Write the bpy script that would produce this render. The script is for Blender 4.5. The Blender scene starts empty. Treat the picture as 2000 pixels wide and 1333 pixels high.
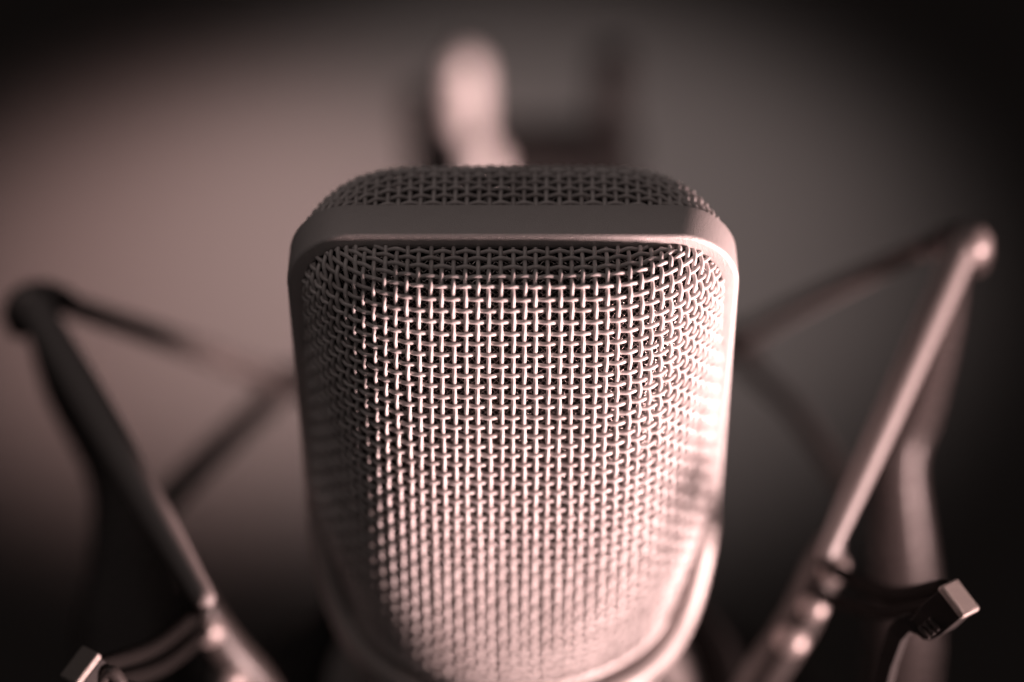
import bpy, math, random
import numpy as np
from mathutils import Vector

random.seed(7)
rng = np.random.default_rng(7)
scene = bpy.context.scene
COL = scene.collection
MM = 0.001
R = math.radians


def srgb(r, g, b):
    f = lambda c: (c / 255 / 12.92) if c / 255 <= 0.04045 else ((c / 255 + 0.055) / 1.055) ** 2.4
    return (f(r), f(g), f(b), 1)


# ------------------------------------------------------------------ camera
PITCH = R(44)
cam_d = bpy.data.cameras.new('camera')
cam = bpy.data.objects.new('camera', cam_d)
COL.objects.link(cam)
cam.location = (-0.00012, -0.2334, 0.2700)
cam.rotation_euler = (R(90) - PITCH, 0, 0)
cam_d.sensor_width = 36
cam_d.lens = 84.0
cam_d.clip_start = 0.01
cam_d.clip_end = 50
cam_d.dof.use_dof = True
cam_d.dof.focus_distance = 0.3065
cam_d.dof.aperture_fstop = 4.8
scene.camera = cam

# ------------------------------------------------------------------ world, lamps, exposure
world = bpy.data.worlds.new('World')
scene.world = world
world.use_nodes = True
bg = world.node_tree.nodes['Background']
bg.inputs[0].default_value = (1.0, 0.84, 0.80, 1)
bg.inputs[1].default_value = 0.046

scene.view_settings.view_transform = 'Standard'
scene.view_settings.look = 'None'
scene.view_settings.exposure = 0
scene.view_settings.gamma = 1
scene.render.engine = 'CYCLES'
scene.cycles.use_denoising = True
scene.cycles.max_bounces = 6
scene.cycles.sample_clamp_indirect = 4


def lamp(name, kind, loc, target, power, color, **kw):
    d = bpy.data.lights.new(name, kind)
    d.energy = power
    d.color = color
    for k, v in kw.items():
        setattr(d, k, v)
    o = bpy.data.objects.new(name, d)
    COL.objects.link(o)
    o.location = loc
    o.rotation_euler = (Vector(target) - Vector(loc)).to_track_quat('-Z', 'Y').to_euler()
    return o


# key: a snooted soft lamp to the right of the microphone, level with its foot
KEY = (0.602, -0.340, -0.072)
lamp('key_lamp', 'SPOT', KEY, (0, -0.018, 0.080), 92.0, (1.0, 0.675, 0.64), spot_size=R(35), spot_blend=1.0, shadow_soft_size=0.088)
# added fill spot that brightens the stand knob, and a faint lamp overhead
lamp('knob_fill', 'SPOT', (0.45, -0.25, 0.05), (-0.008, 0.194, -0.073), 52.0, (1.0, 0.70, 0.665), spot_size=R(9.5), spot_blend=1.0, shadow_soft_size=0.03)
lamp('ceiling_lamp', 'AREA', (-0.12, 0.12, 0.95), (0, 0, 0), 0.068, (1.0, 0.84, 0.80), shape='DISK', size=0.35, spread=R(70))
# two spots that make the pools of light on the floor far behind
lamp('floor_spot_lamp', 'SPOT', (-0.22, 0.88, 0.9), (-0.165, 0.828, -0.7), 252, (1.0, 0.655, 0.61),
     spot_size=R(16.8), spot_blend=1.0, shadow_soft_size=0.05)
lamp('floor_spot_lamp.001', 'SPOT', (0.06, 0.93, 0.9), (0.010, 0.860, -0.7), 152, (1.0, 0.85, 0.82),
     spot_size=R(21.4), spot_blend=1.0, shadow_soft_size=0.05)


# ------------------------------------------------------------------ materials
def mat(name, base, rough, metal, bump=0.0, bump_scale=1000.0, var=0.0, spec=0.5):
    m = bpy.data.materials.new(name)
    m.use_nodes = True
    nt = m.node_tree
    b = nt.nodes['Principled BSDF']
    b.inputs['Base Color'].default_value = base
    b.inputs['Roughness'].default_value = rough
    b.inputs['Metallic'].default_value = metal
    b.inputs['Specular IOR Level'].default_value = spec
    tc = nt.nodes.new('ShaderNodeTexCoord')
    if bump:
        n = nt.nodes.new('ShaderNodeTexNoise')
        n.inputs['Scale'].default_value = bump_scale
        n.inputs['Detail'].default_value = 3
        nt.links.new(tc.outputs['Object'], n.inputs['Vector'])
        bp = nt.nodes.new('ShaderNodeBump')
        bp.inputs['Strength'].default_value = bump
        bp.inputs['Distance'].default_value = 0.0002
        nt.links.new(n.outputs['Fac'], bp.inputs['Height'])
        nt.links.new(bp.outputs['Normal'], b.inputs['Normal'])
    if var:
        n2 = nt.nodes.new('ShaderNodeTexNoise')
        n2.inputs['Scale'].default_value = bump_scale * 0.3
        n2.inputs['Detail'].default_value = 4
        nt.links.new(tc.outputs['Object'], n2.inputs['Vector'])
        mr = nt.nodes.new('ShaderNodeMapRange')
        mr.inputs['To Min'].default_value = max(0.02, rough - var)
        mr.inputs['To Max'].default_value = min(1, rough + var)
        nt.links.new(n2.outputs['Fac'], mr.inputs['Value'])
        nt.links.new(mr.outputs['Result'], b.inputs['Roughness'])
    return m


M_wire = mat('nickel_wire', (0.66, 0.615, 0.605, 1), 0.52, 0.15, 0.2, 2500, 0.1)
# every wire a little different, with slight tarnish
_nt = M_wire.node_tree
_b = _nt.nodes['Principled BSDF']
_oi = _nt.nodes.new('ShaderNodeObjectInfo')
_tc = _nt.nodes.new('ShaderNodeTexCoord')
_tn = _nt.nodes.new('ShaderNodeTexNoise')
_tn.inputs['Scale'].default_value = 160
_tn.inputs['Detail'].default_value = 4
_nt.links.new(_tc.outputs['Object'], _tn.inputs['Vector'])
_m1 = _nt.nodes.new('ShaderNodeMath')
_m1.operation = 'MULTIPLY_ADD'
_m1.inputs[1].default_value = 0.45
_m1.inputs[2].default_value = 0.0
_nt.links.new(_oi.outputs['Random'], _m1.inputs[0])
_m2 = _nt.nodes.new('ShaderNodeMath')
_m2.operation = 'ADD'
_nt.links.new(_m1.outputs[0], _m2.inputs[0])
_nt.links.new(_tn.outputs['Fac'], _m2.inputs[1])
_cr = _nt.nodes.new('ShaderNodeValToRGB')
_cr.color_ramp.elements[0].position = 0.35
_cr.color_ramp.elements[0].color = (0.50, 0.455, 0.445, 1)
_cr.color_ramp.elements[1].position = 0.85
_cr.color_ramp.elements[1].color = (0.70, 0.655, 0.645, 1)
_nt.links.new(_m2.outputs[0], _cr.inputs['Fac'])
_nt.links.new(_cr.outputs['Color'], _b.inputs['Base Color'])
M_gauze = mat('fine_gauze_wire', (0.38, 0.34, 0.33, 1), 0.25, 0.85)
M_shade_liner = mat('shade_liner_black', (0.012, 0.011, 0.011, 1), 0.8, 0.0, 0.5, 3000, 0, 0.1)  # near-black for an added sheet that blocks light behind the grille holes
M_frame = mat('satin_nickel', (0.64, 0.595, 0.585, 1), 0.42, 0.4, 0.6, 6500, 0.12)
M_body = mat('satin_nickel_body', (0.42, 0.385, 0.375, 1), 0.50, 0.35, 0.15, 3000, 0.05)
M_cord = mat('woven_elastic', (0.19, 0.168, 0.163, 1), 0.45, 0.0, 0.5, 1800, 0, 0.8)
M_darkcord = mat('dark_elastic', (0.13, 0.113, 0.108, 1), 0.85, 0.0, 0.5, 1800)
M_arm = mat('arm_metal', (0.07, 0.06, 0.058, 1), 0.27, 0.3, 0.1, 1500, 0.06, 0.9)
M_hookball = mat('hook_ball', (0.22, 0.19, 0.185, 1), 0.4, 0.3, 0.1, 2500)
M_stud = mat('polished_stud', (0.32, 0.28, 0.27, 1), 0.45, 0.5, 0.05, 2500)
M_black = mat('black_metal', (0.018, 0.016, 0.0155, 1), 0.65, 0.0, 0.2, 2500, 0.1, 0.15)
M_grey = mat('grey_metal', (0.045, 0.039, 0.037, 1), 0.42, 0.15, 0.25, 2500, 0.1)
M_pale = mat('pale_metal', (0.60, 0.55, 0.54, 1), 0.5, 0.2, 0.2, 800)
M_endplate = mat('cast_end_plate', (0.36, 0.32, 0.30, 1), 0.35, 0.5, 0.9, 6000, 0.15)
M_rubber = mat('dark_rubber', (0.012, 0.011, 0.0105, 1), 0.9, 0.0, 0.2, 1500, 0, 0.03)
M_floor = mat('dark_floor', (0.08, 0.074, 0.072, 1), 0.9, 0.0, 0.3, 60, 0, 0.1)


# ------------------------------------------------------------------ mesh helpers (all shapes in millimetres)
def new_mesh(name, V, F, material, parent=None, smooth=True):
    me = bpy.data.meshes.new(name)
    V = np.asarray(V, dtype=np.float64) * MM
    if isinstance(F, np.ndarray):
        n = len(F)
        me.vertices.add(len(V))
        me.vertices.foreach_set('co', V.astype(np.float32).ravel())
        me.loops.add(n * 4)
        me.loops.foreach_set('vertex_index', F.astype(np.int32).ravel())
        me.polygons.add(n)
        me.polygons.foreach_set('loop_start', np.arange(0, n * 4, 4, dtype=np.int32))
        me.update(calc_edges=True)
        me.validate()
    else:
        me.from_pydata([tuple(v) for v in V], [], F)
        me.update()
    me.polygons.foreach_set('use_smooth', [smooth] * len(me.polygons))
    me.materials.append(material)
    o = bpy.data.objects.new(name, me)
    COL.objects.link(o)
    if parent:
        o.parent = parent
    return o


def tube_arrays(P, rad, sides, N=None, flat=1.0):
    """tube round the polyline P; N = reference normals; flat squashes it along N"""
    P = np.asarray(P, float)
    n = len(P)
    rad = np.broadcast_to(np.asarray(rad, float), (n,))
    T = np.gradient(P, axis=0)
    T /= np.linalg.norm(T, axis=1, keepdims=True) + 1e-12
    if N is None:
        ref = np.array([0, 0, 1.0]) if abs(T[:, 2]).mean() < 0.8 else np.array([0, 1.0, 0])
        N = np.broadcast_to(ref, (n, 3))
    B = np.cross(T, N)
    B /= np.linalg.norm(B, axis=1, keepdims=True) + 1e-12
    N2 = np.cross(B, T)
    a = np.linspace(0, 2 * np.pi, sides, endpoint=False)
    V = P[:, None, :] + rad[:, None, None] * (np.cos(a)[None, :, None] * B[:, None, :] + flat * np.sin(a)[None, :, None] * N2[:, None, :])
    V = V.reshape(-1, 3)
    i = np.arange(n - 1)[:, None] * sides
    j = np.arange(sides)[None, :]
    j2 = (j + 1) % sides
    F = np.stack([i + j, i + sides + j, i + sides + j2, i + j2], -1).reshape(-1, 4)
    return V, F


def capped(P, rad, sides, flat=1.0, N=None, round_end=True):
    """tube with rounded, closed ends -> verts, list of faces"""
    P = np.asarray(P, float)
    n = len(P)
    rad = np.array(np.broadcast_to(np.asarray(rad, float), (n,)))
    if round_end:
        t0 = (P[0] - P[1]) / np.linalg.norm(P[0] - P[1])
        t1 = (P[-1] - P[-2]) / np.linalg.norm(P[-1] - P[-2])
        ks = (0.35, 0.7, 0.92, 0.995)
        a = [P[0] + t0 * rad[0] * k for k in ks][::-1]
        b = [P[-1] + t1 * rad[-1] * k for k in ks]
        ra = [rad[0] * math.sqrt(1 - k * k) for k in ks][::-1]
        rb = [rad[-1] * math.sqrt(1 - k * k) for k in ks]
        P = np.vstack([a, P, b])
        rad = np.concatenate([ra, rad, rb])
    V, F = tube_arrays(P, rad, sides, N=None if N is None else np.broadcast_to(np.asarray(N, float), P.shape), flat=flat)
    F = [tuple(int(k) for k in f) for f in F]
    m = len(P)
    F.append(tuple(range(sides)))
    F.append(tuple((m - 1) * sides + k for k in range(sides))[::-1])
    return V, F


def smooth_path(pts, n):
    """Catmull-Rom through the points (rows may hold x, y, z, radius)"""
    pts = np.asarray(pts, float)
    pts = np.vstack([2 * pts[0] - pts[1], pts, 2 * pts[-1] - pts[-2]])
    out = []
    k = len(pts) - 3
    for s in np.linspace(0, k - 1e-6, n):
        i = int(s)
        t = s - i
        p0, p1, p2, p3 = pts[i:i + 4]
        out.append(0.5 * (2 * p1 + (p2 - p0) * t + (2 * p0 - 5 * p1 + 4 * p2 - p3) * t * t + (3 * p1 - p0 - 3 * p2 + p3) * t ** 3))
    return np.array(out)


def rod(name, pts, material, parent, sides=16, n=32, flat=1.0, N=None):
    p = smooth_path(pts, n)
    V, F = capped(p[:, :3], p[:, 3], sides, flat, N)
    return new_mesh(name, V, F, material, parent)


def ball(name, c, r, material, parent, squash=1.0):
    V, F = [], []
    nu, nv = 20, 12
    for i in range(nv + 1):
        th = math.pi * i / nv
        for j in range(nu):
            ph = 2 * math.pi * j / nu
            V.append((c[0] + r * math.sin(th) * math.cos(ph), c[1] + r * math.sin(th) * math.sin(ph), c[2] + squash * r * math.cos(th)))
    for i in range(nv):
        for j in range(nu):
            F.append((i * nu + j, (i + 1) * nu + j, (i + 1) * nu + (j + 1) % nu, i * nu + (j + 1) % nu))
    return new_mesh(name, V, F, material, parent)


def lathe(name, prof, material, parent, seg=96, zfun=None):
    V, F = [], []
    n = len(prof)
    for j in range(seg):
        a = 2 * math.pi * j / seg
        for (r, z) in prof:
            rr, zz = (r, z) if zfun is None else zfun(r, z, a)
            V.append((rr * math.cos(a), rr * math.sin(a), zz))
    for j in range(seg):
        k = (j + 1) % seg
        for i in range(n - 1):
            F.append((j * n + i, k * n + i, k * n + i + 1, j * n + i + 1))
    return new_mesh(name, V, F, material, parent)


def bevel(o, w, seg=3, angle=35):
    m = o.modifiers.new('bevel', 'BEVEL')
    m.width = w * MM
    m.segments = seg
    m.limit_method = 'ANGLE'
    m.angle_limit = R(angle)
    return o


def prism(name, outline, z0, z1, xf, material, parent, holes=None):
    """extrude a closed 2-D outline between z0 and z1 in the frame xf(u, v, w) -> point"""
    n = len(outline)
    V = [xf(u, v, z0) for u, v in outline] + [xf(u, v, z1) for u, v in outline]
    F = [tuple(range(n))[::-1], tuple(range(n, 2 * n))]
    for i in range(n):
        j = (i + 1) % n
        F.append((i, j, n + j, n + i))
    return new_mesh(name, V, F, material, parent, smooth=False)


def thing(name, label, cat, loc=(0, 0, 0)):
    o = bpy.data.objects.new(name, None)
    o.empty_display_size = 0.02
    COL.objects.link(o)
    o.location = Vector(loc) * MM
    o['label'] = label
    o['category'] = cat
    return o


# ------------------------------------------------------------------ floor
fl = new_mesh('floor', [(-6000, -4000, -700), (6000, -4000, -700), (6000, 8000, -700), (-6000, 8000, -700)], [(0, 1, 2, 3)], M_floor, smooth=False)
fl['kind'] = 'structure'

# ------------------------------------------------------------------ microphone
mic = thing('microphone', 'satin nickel studio microphone with a woven wire head grille, upright in the middle', 'microphone')

PITCHW = 1.5      # spacing of the woven wires
WR = 0.283        # wire radius
# centre line of the front grille, (distance forward of the frame's middle plane, height)
FRONT = [(2.6, 65.0), (3.75, 65.03), (5.2, 65.05), (7.2, 65.0), (9.0, 64.65), (10.3, 63.95), (11.2, 63.05), (11.92, 62.12),
         (13.41, 59.0), (14.67, 55.7), (16.45, 50.05), (17.96, 44.0), (19.48, 35.8), (21.24, 23.3), (22.37, 13.8), (23.9, 0.0), (24.0, -1.2)]
REAR = [(1.6, 65.75), (2.8, 65.75), (5.0, 65.75), (8.0, 65.65), (11.0, 65.2), (13.2, 64.3), (14.9, 62.9), (16.1, 60.8),
        (17.1, 57.5), (18.2, 52.0), (19.4, 44.0), (20.6, 35.8), (22.0, 23.3), (23.0, 13.8), (24.2, 0.0), (24.3, -1.2)]


class Basket:
    def __init__(self, prof, sign, r=7.5, n=4.5):
        self.r, self.n = r, n
        p = smooth_path([(a, b, 0, 0) for a, b in prof], 900)[:, :2]
        s = np.concatenate([[0], np.cumsum(np.linalg.norm(np.diff(p, axis=0), axis=1))])
        self.s, self.d, self.z, self.sign = s, p[:, 0], p[:, 1], sign
        self.L = s[-1]
        # arc length across the middle section, so the upright wires stay evenly spaced round the sides
        x = np.linspace(0, 28.8, 3000)
        y = 18.0 * self.g(x, np.full_like(x, 44.0))
        u = np.concatenate([[0], np.cumsum(np.hypot(np.diff(x), np.diff(y)))])
        self.u, self.x = u, x
        self.U = u[-1]

    def g(self, x, z):
        t = np.clip(z / 34.0, 0, 1)
        t = t * t * (3 - 2 * t)
        w = np.clip(z / 21.0, 0, 1)
        a = 25.2 + 3.8 * w * w * (3 - 2 * w)
        r = self.r
        k = np.clip((z - (65.9 - r)) / r, 0, 0.9999)
        a = a - r * (1 - np.sqrt(1 - k * k))
        n = 2.0 + (self.n - 2.0) * t
        m = 2.0 - 1.0 * t
        q = 1 - (np.abs(x) / a) ** n
        return np.where(q > 0, np.abs(q) ** (1 / m), -0.2)

    def pt(self, u, v):
        u, v = np.broadcast_arrays(np.asarray(u, float), np.asarray(v, float))
        x = np.sign(u) * np.interp(np.abs(u), self.u, self.x)
        d = np.interp(v, self.s, self.d)
        z = np.interp(v, self.s, self.z)
        d = d * self.g(x, z)
        return np.stack([x, d * self.sign - 0.55, z], -1)

    def nrm(self, u, v):
        e = 0.25
        a = self.pt(u + e, v) - self.pt(u - e, v)
        b = self.pt(u, np.minimum(v + e, self.L)) - self.pt(u, np.maximum(v - e, 0))
        n = np.cross(a, b) * (-1 if self.sign < 0 else 1)
        n /= np.linalg.norm(n, axis=-1, keepdims=True) + 1e-12
        # outward means away from the axis
        c = self.pt(u, v) - np.array([0, -0.55, 40.0])
        f = np.sign((n * c).sum(-1, keepdims=True))
        return n * f

    def runs(self, u, v, edge):
        """parts of a line of samples that lie outside the frame"""
        p = self.pt(u, v)
        ok = (p[:, 1] + 0.55) * self.sign > edge
        out, st = [], None
        for i, f in enumerate(ok):
            if f and st is None:
                st = i
            if (not f or i == len(ok) - 1) and st is not None:
                en = i if not f else i + 1
                if en - st > 6:
                    out.append((st, en))
                st = None
        return out


def weave(basket, parent, edge, per, sides):
    nu = int(basket.U / PITCHW)
    nv = int(basket.L / PITCHW)
    wires = []
    for k in range(-nu, nu + 1):                               # upright wires
        v = np.arange(0, basket.L, PITCHW / per)
        wob = 0.07 * np.sin(v * 0.13 + k * 1.7) + 0.03 * np.sin(v * 0.61 + k * 2.9) + rng.normal(0, 0.03)
        u = np.full_like(v, k * PITCHW) + wob
        ph = np.cos(np.pi * (v / PITCHW + k))
        wires.append((u, v, 0.245 * ph))
    for r in range(0, nv + 1):                                 # level wires
        u = np.arange(-basket.U + 0.02, basket.U, PITCHW / per)
        v = np.full_like(u, r * PITCHW) + 0.07 * np.sin(u * 0.11 + r * 2.3) + 0.03 * np.sin(u * 0.53 + r * 1.3) + rng.normal(0, 0.03)
        ph = -np.cos(np.pi * (u / PITCHW + r))
        wires.append((u, np.clip(v, 0, basket.L), 0.20 * ph))
    for u, v, off in wires:
        for a, b in basket.runs(u, v, edge):
            uu, vv = u[a:b], v[a:b]
            N = basket.nrm(uu, vv)
            P = basket.pt(uu, vv) + N * off[a:b, None]
            V, F = tube_arrays(P, WR, sides, N)
            new_mesh('wire', V, F, M_wire, parent)


def gauze(basket, parent, edge, pitch, rad, inset):
    """the fine second layer of mesh behind the coarse one, diagonal weave"""
    VV, FF, base = [], [], 0
    for sgn in (1, -1):
        c = -basket.U - basket.L
        while c < basket.U + basket.L:
            t = np.arange(0, basket.L, pitch * 0.5)
            u = (c + t) * sgn
            keep = np.abs(u) < basket.U - 0.1
            if keep.sum() > 8:
                uu, vv = u[keep], t[keep]
                for a, b in basket.runs(uu, vv, edge):
                    U2, V2 = uu[a:b], vv[a:b]
                    N = basket.nrm(U2, V2)
                    w = 0.13 * np.sin(np.pi * (V2 / (pitch * 0.5) / 2 + c / pitch)) * sgn + 0.12 * np.sin(V2 * 1.3 + c * 2.1)
                    P = basket.pt(U2, V2) - N * (inset - w[:, None])
                    V, F = tube_arrays(P, rad, 4, N)
                    VV.append(V)
                    FF.append(F + base)
                    base += len(V)
            c += pitch * 1.4142
    o = new_mesh('inner_gauze', np.vstack(VV), np.vstack(FF), M_gauze, parent)
    o['kind'] = 'stuff'
    return o


front = Basket(FRONT, -1)
rear = Basket(REAR, 1, 5.5, 6.0)


def rim(name, sign):
    pts = []
    for a in np.linspace(0.06, math.pi - 0.06, 60):
        pts.append((25.25 * math.cos(a), sign * 24.0 * math.sin(a) - 0.55, -0.2))
    V, F = capped(np.array(pts), 0.62, 10, flat=1.6, N=(0, 0, 1))
    return new_mesh(name, V, F, M_frame, mic)


front_grille = rim('front_grille', -1)
rear_grille = rim('rear_grille', 1)
weave(front, front_grille, 3.2, 8, 8)
weave(rear, rear_grille, 2.6, 6, 8)
gauze(front, front_grille, 3.2, 0.62, 0.085, 1.15)
gauze(rear, rear_grille, 3.2, 0.9, 0.12, 1.15)


def add_shade_liner(basket, parent, inset):
    """added hole-darkening lining inside the gauze"""
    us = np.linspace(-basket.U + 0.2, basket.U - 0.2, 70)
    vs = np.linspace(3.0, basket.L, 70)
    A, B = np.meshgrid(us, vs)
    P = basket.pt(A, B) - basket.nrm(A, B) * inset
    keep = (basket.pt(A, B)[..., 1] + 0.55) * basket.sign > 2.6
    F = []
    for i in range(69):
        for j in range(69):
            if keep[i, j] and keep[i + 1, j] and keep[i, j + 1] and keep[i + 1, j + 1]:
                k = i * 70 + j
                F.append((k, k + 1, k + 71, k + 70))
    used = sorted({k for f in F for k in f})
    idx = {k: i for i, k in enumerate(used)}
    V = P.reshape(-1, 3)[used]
    o = new_mesh('shade_liner', V, [tuple(idx[k] for k in f) for f in F], M_shade_liner, parent)
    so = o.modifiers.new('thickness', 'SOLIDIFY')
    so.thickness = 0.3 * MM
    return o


add_shade_liner(front, front_grille, 2.3)
add_shade_liner(rear, rear_grille, 2.3)


# the frame: a flat band bent into an arch between the two grilles
def arch(hw, top, r, zlow, n=14):
    pts = [(-hw, zlow + (top - r - zlow) * i / 10) for i in range(10)]
    for i in range(n + 1):
        a = math.pi - (math.pi / 2) * i / n
        pts.append((-hw + r + r * math.cos(a), top - r + r * math.sin(a)))
    pts += [((-hw + r) + (2 * hw - 2 * r) * i / 12, top) for i in range(1, 12)]
    for i in range(n + 1):
        a = math.pi / 2 - (math.pi / 2) * i / n
        pts.append((hw - r + r * math.cos(a), top - r + r * math.sin(a)))
    pts += [(hw, top - r - (top - r - zlow) * i / 10) for i in range(1, 11)]
    return np.array(pts)


def band(name, material, parent):
    sec = []            # section: (outward offset, depth) round the band, corners rounded
    y0, y1, t = -3.75, 2.65, 2.3

    def corner(cx, cy, r, a0):
        for i in range(6):
            a = R(a0 + 90 * i / 5)
            sec.append((cx + r * math.cos(a), cy + r * math.sin(a)))
    corner(-0.42, y1 - 0.42, 0.42, 0)
    corner(-t + 0.3, y1 - 0.3, 0.3, 90)
    corner(-t + 0.3, y0 + 0.3, 0.3, 180)
    corner(-0.6, y0 + 0.6, 0.6, 270)
    # a faint crown across the top of the band
    path = arch(29.5, 66.9, 8.6, 14.0)
    T = np.gradient(path, axis=0)
    T /= np.linalg.norm(T, axis=1, keepdims=True)
    Nn = np.stack([-T[:, 1], T[:, 0]], 1)
    V, F = [], []
    m = len(sec)
    for p, nn in zip(path, Nn):
        for (o_, y_) in sec:
            cr = 0.12 * (1 - ((y_ - (y0 + y1) / 2) / 3.2) ** 2) if o_ > -0.5 else 0
            V.append((p[0] + nn[0] * (o_ + cr), y_, p[1] + nn[1] * (o_ + cr)))
    for i in range(len(path) - 1):
        for j in range(m):
            k = (j + 1) % m
            F.append((i * m + j, i * m + k, (i + 1) * m + k, (i + 1) * m + j))
    F.append(tuple(range(m))[::-1])
    F.append(tuple((len(path) - 1) * m + j for j in range(m)))
    return new_mesh(name, V, F, material, parent)


frame = band('frame', M_frame, mic)
for sx in (-1, 1):
    rod('pin', [(27.9 * sx, -0.5, 16, 0.9), (27.9 * sx, -0.5, 12, 0.9), (27.9 * sx, -0.5, 6, 0.9)], M_black, frame, 12, 8)


def lathe_pt(r, z, a):
    """the collar swells outwards and rises into a rounded shoulder under each leg of the frame"""
    k = abs(math.cos(a)) ** 22
    if z < -7:
        return r, z
    return r + 1.3 * k * (1 if z > -5.5 else 0.4), z + (12.3 * k if z > -4.5 else 5 * k if z > -6 else 0)


collar_prof = [(24.0, -9), (25.6, -4), (25.6, -0.9), (25.9, -0.5), (26.8, -0.3), (27.7, -0.6), (28.4, -1.4), (28.7, -2.4), (28.5, -3.8), (27.9, -5.2), (26.8, -6.6), (24.8, -8.6), (24.2, -9)]
lathe('collar', collar_prof, M_body, mic, 192, lathe_pt)
lathe('body', [(24.0, -9.01), (22.5, -12), (22.0, -20), (24, -30), (30.1, -34), (30.1, -58), (29.4, -62), (26, -66), (20, -68), (0.1, -68)], M_body, mic, 96)
lathe('deck', [(0.1, -2.2), (25.65, -2.2), (25.65, -4), (0.1, -4)], M_black, mic, 64)


# ------------------------------------------------------------------ elastic shock mount round the microphone
mount = thing('shock_mount', 'dark spider shock mount whose elastic cords spread out on both sides of the microphone', 'shock mount', (0, 0, -40))
mount.location = (0, 0, 0)
CR = np.array([1.0, 0, 0])
CU = np.array([0, math.sin(PITCH), math.cos(PITCH)])      # the clips lean along these axes
CF = np.array([0, math.cos(PITCH), -math.sin(PITCH)])


def torus(name, r, z, rad, material, parent, flat=1.0):
    n = 96
    a = np.linspace(0, 2 * np.pi, n + 1)
    P = np.stack([r * np.cos(a), r * np.sin(a), np.full(n + 1, float(z))], 1)
    V, F = tube_arrays(P, rad, 14, np.broadcast_to(np.array([0, 0, 1.0]), P.shape), flat)
    return new_mesh(name, V, F, material, parent)


torus('outer_ring', 68, -92, 6.5, M_black, mount, 0.9)
torus('cradle_ring', 34.5, -40, 4.3, M_black, mount, 1.6)
rod('mount_stem', [(0, 66, -92, 7), (0, 110, -93, 7), (0, 160, -96, 7.5), (0, 186, -98, 8)], M_black, mount)

# outer arms with the hooks that carry the elastic
for pts, hook in (
    ([(67.2, 34.4, 32.5, 1.5), (66.7, 35.7, 13.1, 3.0), (64.5, 35.2, -4.7, 4.2), (62.4, 32.2, -13.5, 4.2), (63.6, 29.6, -24.9, 4.8), (65.4, 27.0, -37.6, 5.4), (67.0, 24.0, -54.7, 5.8), (67.5, 22, -92, 6.0)],
     [(63.0, 34.5, 31.0, 1.9), (65.2, 33.5, 33.4, 2.3), (67.3, 32.5, 34.0, 2.6), (69.0, 32.0, 32.6, 2.4), (69.4, 32.6, 29.5, 2.0)]),
    ([(-74.5, 36.7, 17.1, 1.8), (-71.0, 34.7, 0.6, 3.6), (-65.0, 30.5, -15.3, 4.2), (-62.7, 24.5, -27.3, 7.0), (-62.7, 18.2, -39.5, 9.8), (-63.7, 11.9, -54.7, 10), (-66, 11, -92, 8.5)],
     [(-69.6, 38.2, 16.5, 2.0), (-71.8, 36.6, 18.6, 2.6), (-74.0, 35.4, 19.0, 3.0), (-76.0, 35.0, 17.0, 2.8), (-76.4, 35.4, 13.8, 2.2)]),
):
    arm = rod('outer_arm', pts, M_arm, mount, 20, 48, 0.7)
    rod('hook', hook, M_arm, arm, 16, 30)
    e = hook[2]
    ball('stud', (e[0] + (0.4 if e[0] > 0 else -0.4), e[1] - 1.2, e[2] + 0.4), 3.2, M_hookball, arm)

# elastic cords
for pts in (
    [(66.6, 30.6, 34.6, 2.3), (59.3, 17.4, 26.8, 2.25), (52.0, 4.2, 18.9, 2.0), (44.8, -8.8, 11.2, 1.5)],
    [(-73.6, 34.2, 19.6, 2.6), (-63.4, 16.4, 17.8, 2.8), (-53.0, -1.8, 15.9, 2.4), (-42.9, -19.4, 13.7, 1.6)],
    [(62.7, 37.0, 28.9, 1.6), (51.5, 57.0, 0.5, 1.7), (40.4, 76.3, -28.3, 1.8)],
    [(40.6, 75.2, -32.3, 1.7), (49.0, 57.0, -27.5, 1.7), (56.9, 36.3, -26.6, 1.8)],
    [(-71.4, 40.0, 14.7, 1.8), (-56.0, 56.0, -10.0, 1.9), (-41.6, 70.9, -33.9, 2.0)],
    [(-41.6, 70.0, -35.0, 2.2), (-53.0, 52.0, -33.5, 2.4), (-61.5, 34.0, -30.0, 2.6)],
):
    rod('elastic_cord', pts, M_cord if pts[-1][2] > 10 else M_darkcord, mount, 16, 40)
for x, y, z in ((40.6, 77.0, -31), (-41.6, 71.6, -35)):
    sx = 1 if x > 0 else -1
    rod('rear_lug', [(x + 1.5 * sx, y, z, 2.8), (x - 4 * sx, y + 1, z - 1, 3.2), (25 * sx, 78, -48, 3.4), (12 * sx, 72, -75, 4), (8 * sx, 68, -90, 4)], M_black, mount, 14, 24)

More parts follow.
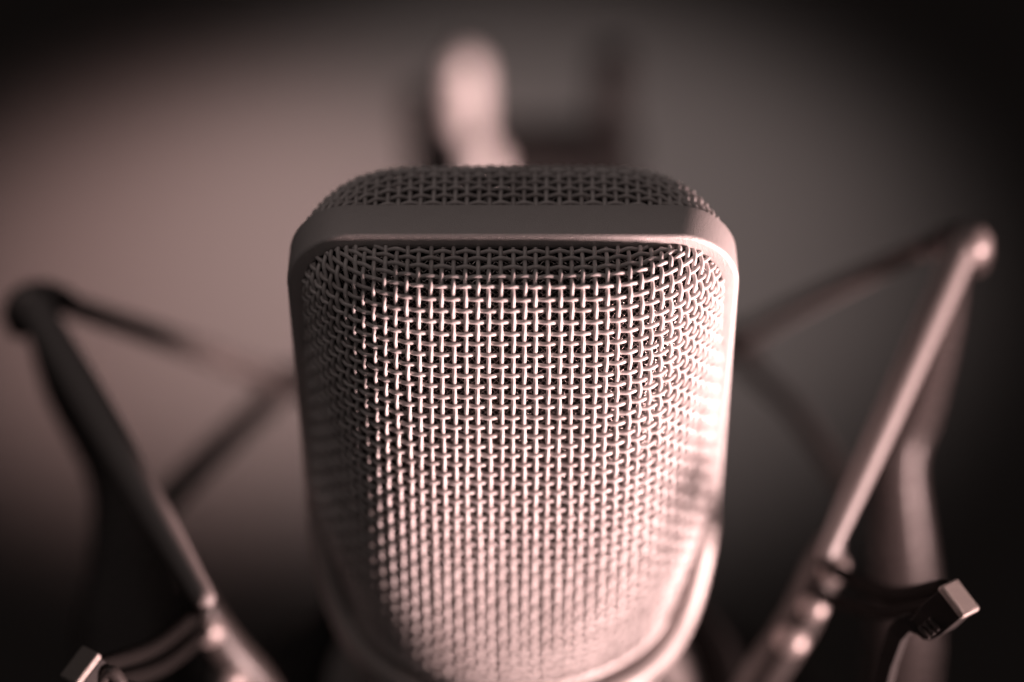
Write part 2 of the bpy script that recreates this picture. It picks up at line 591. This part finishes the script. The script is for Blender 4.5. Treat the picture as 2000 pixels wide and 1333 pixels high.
# inner cradle arms with round studs
for arm_pts, studs, hook in (
    ([(46.2, -3.2, 6.5, 2.2), (45.4, -4.2, 3.0, 2.9), (42.5, -6.8, -6.5, 3.2), (37.1, -9.3, -19.0, 3.3), (33.0, -9.5, -38.0, 3.4)],
     [(46.6, -5.6, 4.0, 2.5), (44.0, -8.2, -1.6, 2.2), (41.2, -9.4, -7.7, 2.6)],
     [(44.8, -8.8, 11.2, 1.0), (44.8, -9.2, 10.0, 0.9), (45.2, -7.0, 6.5, 0.9), (45.4, -4.2, 3.0, 0.9)]),
    ([(-46.2, -7.4, 1.0, 2.2), (-45.2, -8.6, -3.0, 2.9), (-43.0, -9.0, -10.0, 3.2), (-38.9, -9.3, -19.0, 3.3), (-33.0, -9.5, -38.0, 3.4)],
     [(-44.8, -10.6, -3.8, 2.6), (-42.3, -12.4, -13.6, 2.9)],
     [(-42.9, -19.4, 13.7, 1.0), (-42.9, -20.0, 12.4, 0.9), (-44.2, -15.0, 5.0, 0.9), (-45.2, -8.6, -3.0, 0.9)]),
):
    a = rod('cradle_arm', arm_pts, M_grey, mount, 18, 40)
    for s in studs:
        ball('stud', s[:3], s[3], M_stud, a)
    rod('cradle_hook', hook, M_black, mount, 12, 30)


# front clips: square bars that rise from the outer ring and end in a slotted block
def clip(tip, side, foot):
    ax = np.array([0.52 * side, 0.60, -0.55])
    w = np.array([0.63 * side, -0.78, -0.365])
    B = np.stack([CR, CU, CF])
    ax = ax @ B
    ax /= np.linalg.norm(ax)
    w = w @ B
    w -= ax * (w @ ax)
    w /= np.linalg.norm(w)
    t = np.cross(ax, w) * (1 if side > 0 else -1)
    if t @ CF < 0:
        t = -t
    tip = np.array(tip)
    hw, ht = 2.3, 1.9
    # the bar: swept square section with a bend down to the ring
    path = [tip, tip - ax * 1.2, tip - ax * 6, tip - ax * 14, (tip - ax * 26 + np.array(foot)) / 2 + np.array([2.0 * side, -3, 0]), np.array(foot)]
    path = smooth_path([(*p, 0) for p in path], 26)[:, :3]
    V, F = [], []
    for i, p in enumerate(path):
        k = 1 - 0.45 * min(1, max(0, (i - 8) / 5))
        for a, b in ((-1, -1), (1, -1), (1, 1), (-1, 1)):
            V.append(p + w * a * hw * k + t * b * ht * k)
    for i in range(len(path) - 1):
        for k in range(4):
            F.append((i * 4 + k, (i + 1) * 4 + k, (i + 1) * 4 + (k + 1) % 4, i * 4 + (k + 1) % 4))
    F.append((0, 1, 2, 3))
    m = 4 * (len(path) - 1)
    F.append((m + 3, m + 2, m + 1, m))
    o = bevel(new_mesh('clip', V, F, M_black, mount, False), 0.55, 4, 40)
    # bright end plate, a rounded block proud of the bar
    def slab(name, c, eu, ev, en, a, b, h, material, parent, bw):
        V = [c + eu * su * a + ev * sv * b + en * hh for hh in (0, h) for su, sv in ((-1, -1), (1, -1), (1, 1), (-1, 1))]
        F = [(3, 2, 1, 0), (4, 5, 6, 7)] + [(k, (k + 1) % 4, 4 + (k + 1) % 4, 4 + k) for k in range(4)]
        return bevel(new_mesh(name, V, F, material, parent, False), bw, 4)
    slab('end_plate', tip + ax * 0.02, w, t, ax, hw + 0.25, ht + 0.25, 1.1, M_endplate, o, 0.4)
    # grip ridges on the face towards the mouth of the clip
    for k in range(3):
        slab('ridge', tip - ax * (3.6 + k * 1.0) - t * (ht + 0.35) + w * 0.7, w, ax, t, 1.0, 0.3, 0.45, M_grey, o, 0.12)
    return o


clip((58.2, -31.4, 27.4), 1, (44, -52, -92))
left_clip = clip((-56.6, -36.8, 20.1), -1, (-44, -52, -92))
rod('clip_loop', [(-55.4, -40.0, 14.9, 0.85), (-54.6, -38.2, 17.9, 0.95), (-53.4, -37.2, 19.6, 1.05), (-52.2, -37.6, 18.9, 1.05), (-50.6, -39.6, 15.7, 0.9), (-49.6, -41.6, 12.2, 0.85)], M_grey, left_clip, 14, 40)
for pts in (
    [(56.6, -29.6, 28.0, 1.15), (52.5, -19.0, 14.0, 1.2), (47.4, -7.0, 4.6, 1.1)],
    [(56.2, -30.0, 25.2, 1.2), (52.0, -20.0, 11.4, 1.25), (46.0, -8.6, 0.4, 1.1)],
    [(-55.4, -35.6, 19.0, 1.15), (-50.0, -23.0, 7.6, 1.2), (-44.6, -9.4, 0.4, 1.1)],
    [(-54.8, -36.4, 16.4, 1.2), (-49.4, -24.2, 4.6, 1.25), (-44.4, -10.6, -3.4, 1.1)],
):
    rod('elastic_cord', pts, M_rubber, mount, 14, 30)

# ------------------------------------------------------------------ swivel of the stand behind
stand = thing('microphone_stand', 'blurred dark stand with a forked bracket and a pale upright knob behind the microphone', 'stand', (0, 195, -700))
stand.location = (0, 0, 0)


def block(name, lo, hi, material, parent, bw):
    (x0, y0, z0), (x1, y1, z1) = lo, hi
    V = [(x0, y0, z0), (x1, y0, z0), (x1, y1, z0), (x0, y1, z0), (x0, y0, z1), (x1, y0, z1), (x1, y1, z1), (x0, y1, z1)]
    F = [(3, 2, 1, 0), (4, 5, 6, 7), (0, 1, 5, 4), (1, 2, 6, 5), (2, 3, 7, 6), (3, 0, 4, 7)]
    return bevel(new_mesh(name, V, F, material, parent, False), bw, 4)


block('bracket', (-24, 187, -112), (29, 206, -80), M_black, stand, 4)
block('prong', (18, 194, -80.5), (27, 204, -58), M_black, stand, 2.5)
block('prong', (-25, 194, -80.5), (-17, 204, -70), M_black, stand, 2.5)
rod('knob', [(-11.3, 199, -81, 4.7), (-11.3, 199, -75, 4.9), (-11.3, 199, -67, 4.9), (-11.3, 199, -62.5, 4.8)], M_pale, stand, 24, 24)
rod('knob_stem', [(-7.4, 183.5, -98, 5.4), (-7.4, 183.5, -88, 5.4), (-7.4, 183.5, -80, 5.3), (-7.4, 183.8, -77, 5.0)], M_pale, stand, 20, 16)
rod('pole', [(2, 197, -111, 10), (2, 197, -300, 10), (2, 197, -690, 10)], M_black, stand, 24, 8)
rod('base', [(2, 197, -692, 90), (2, 197, -690, 90), (2, 197, -688, 88)], M_black, stand, 48, 4)
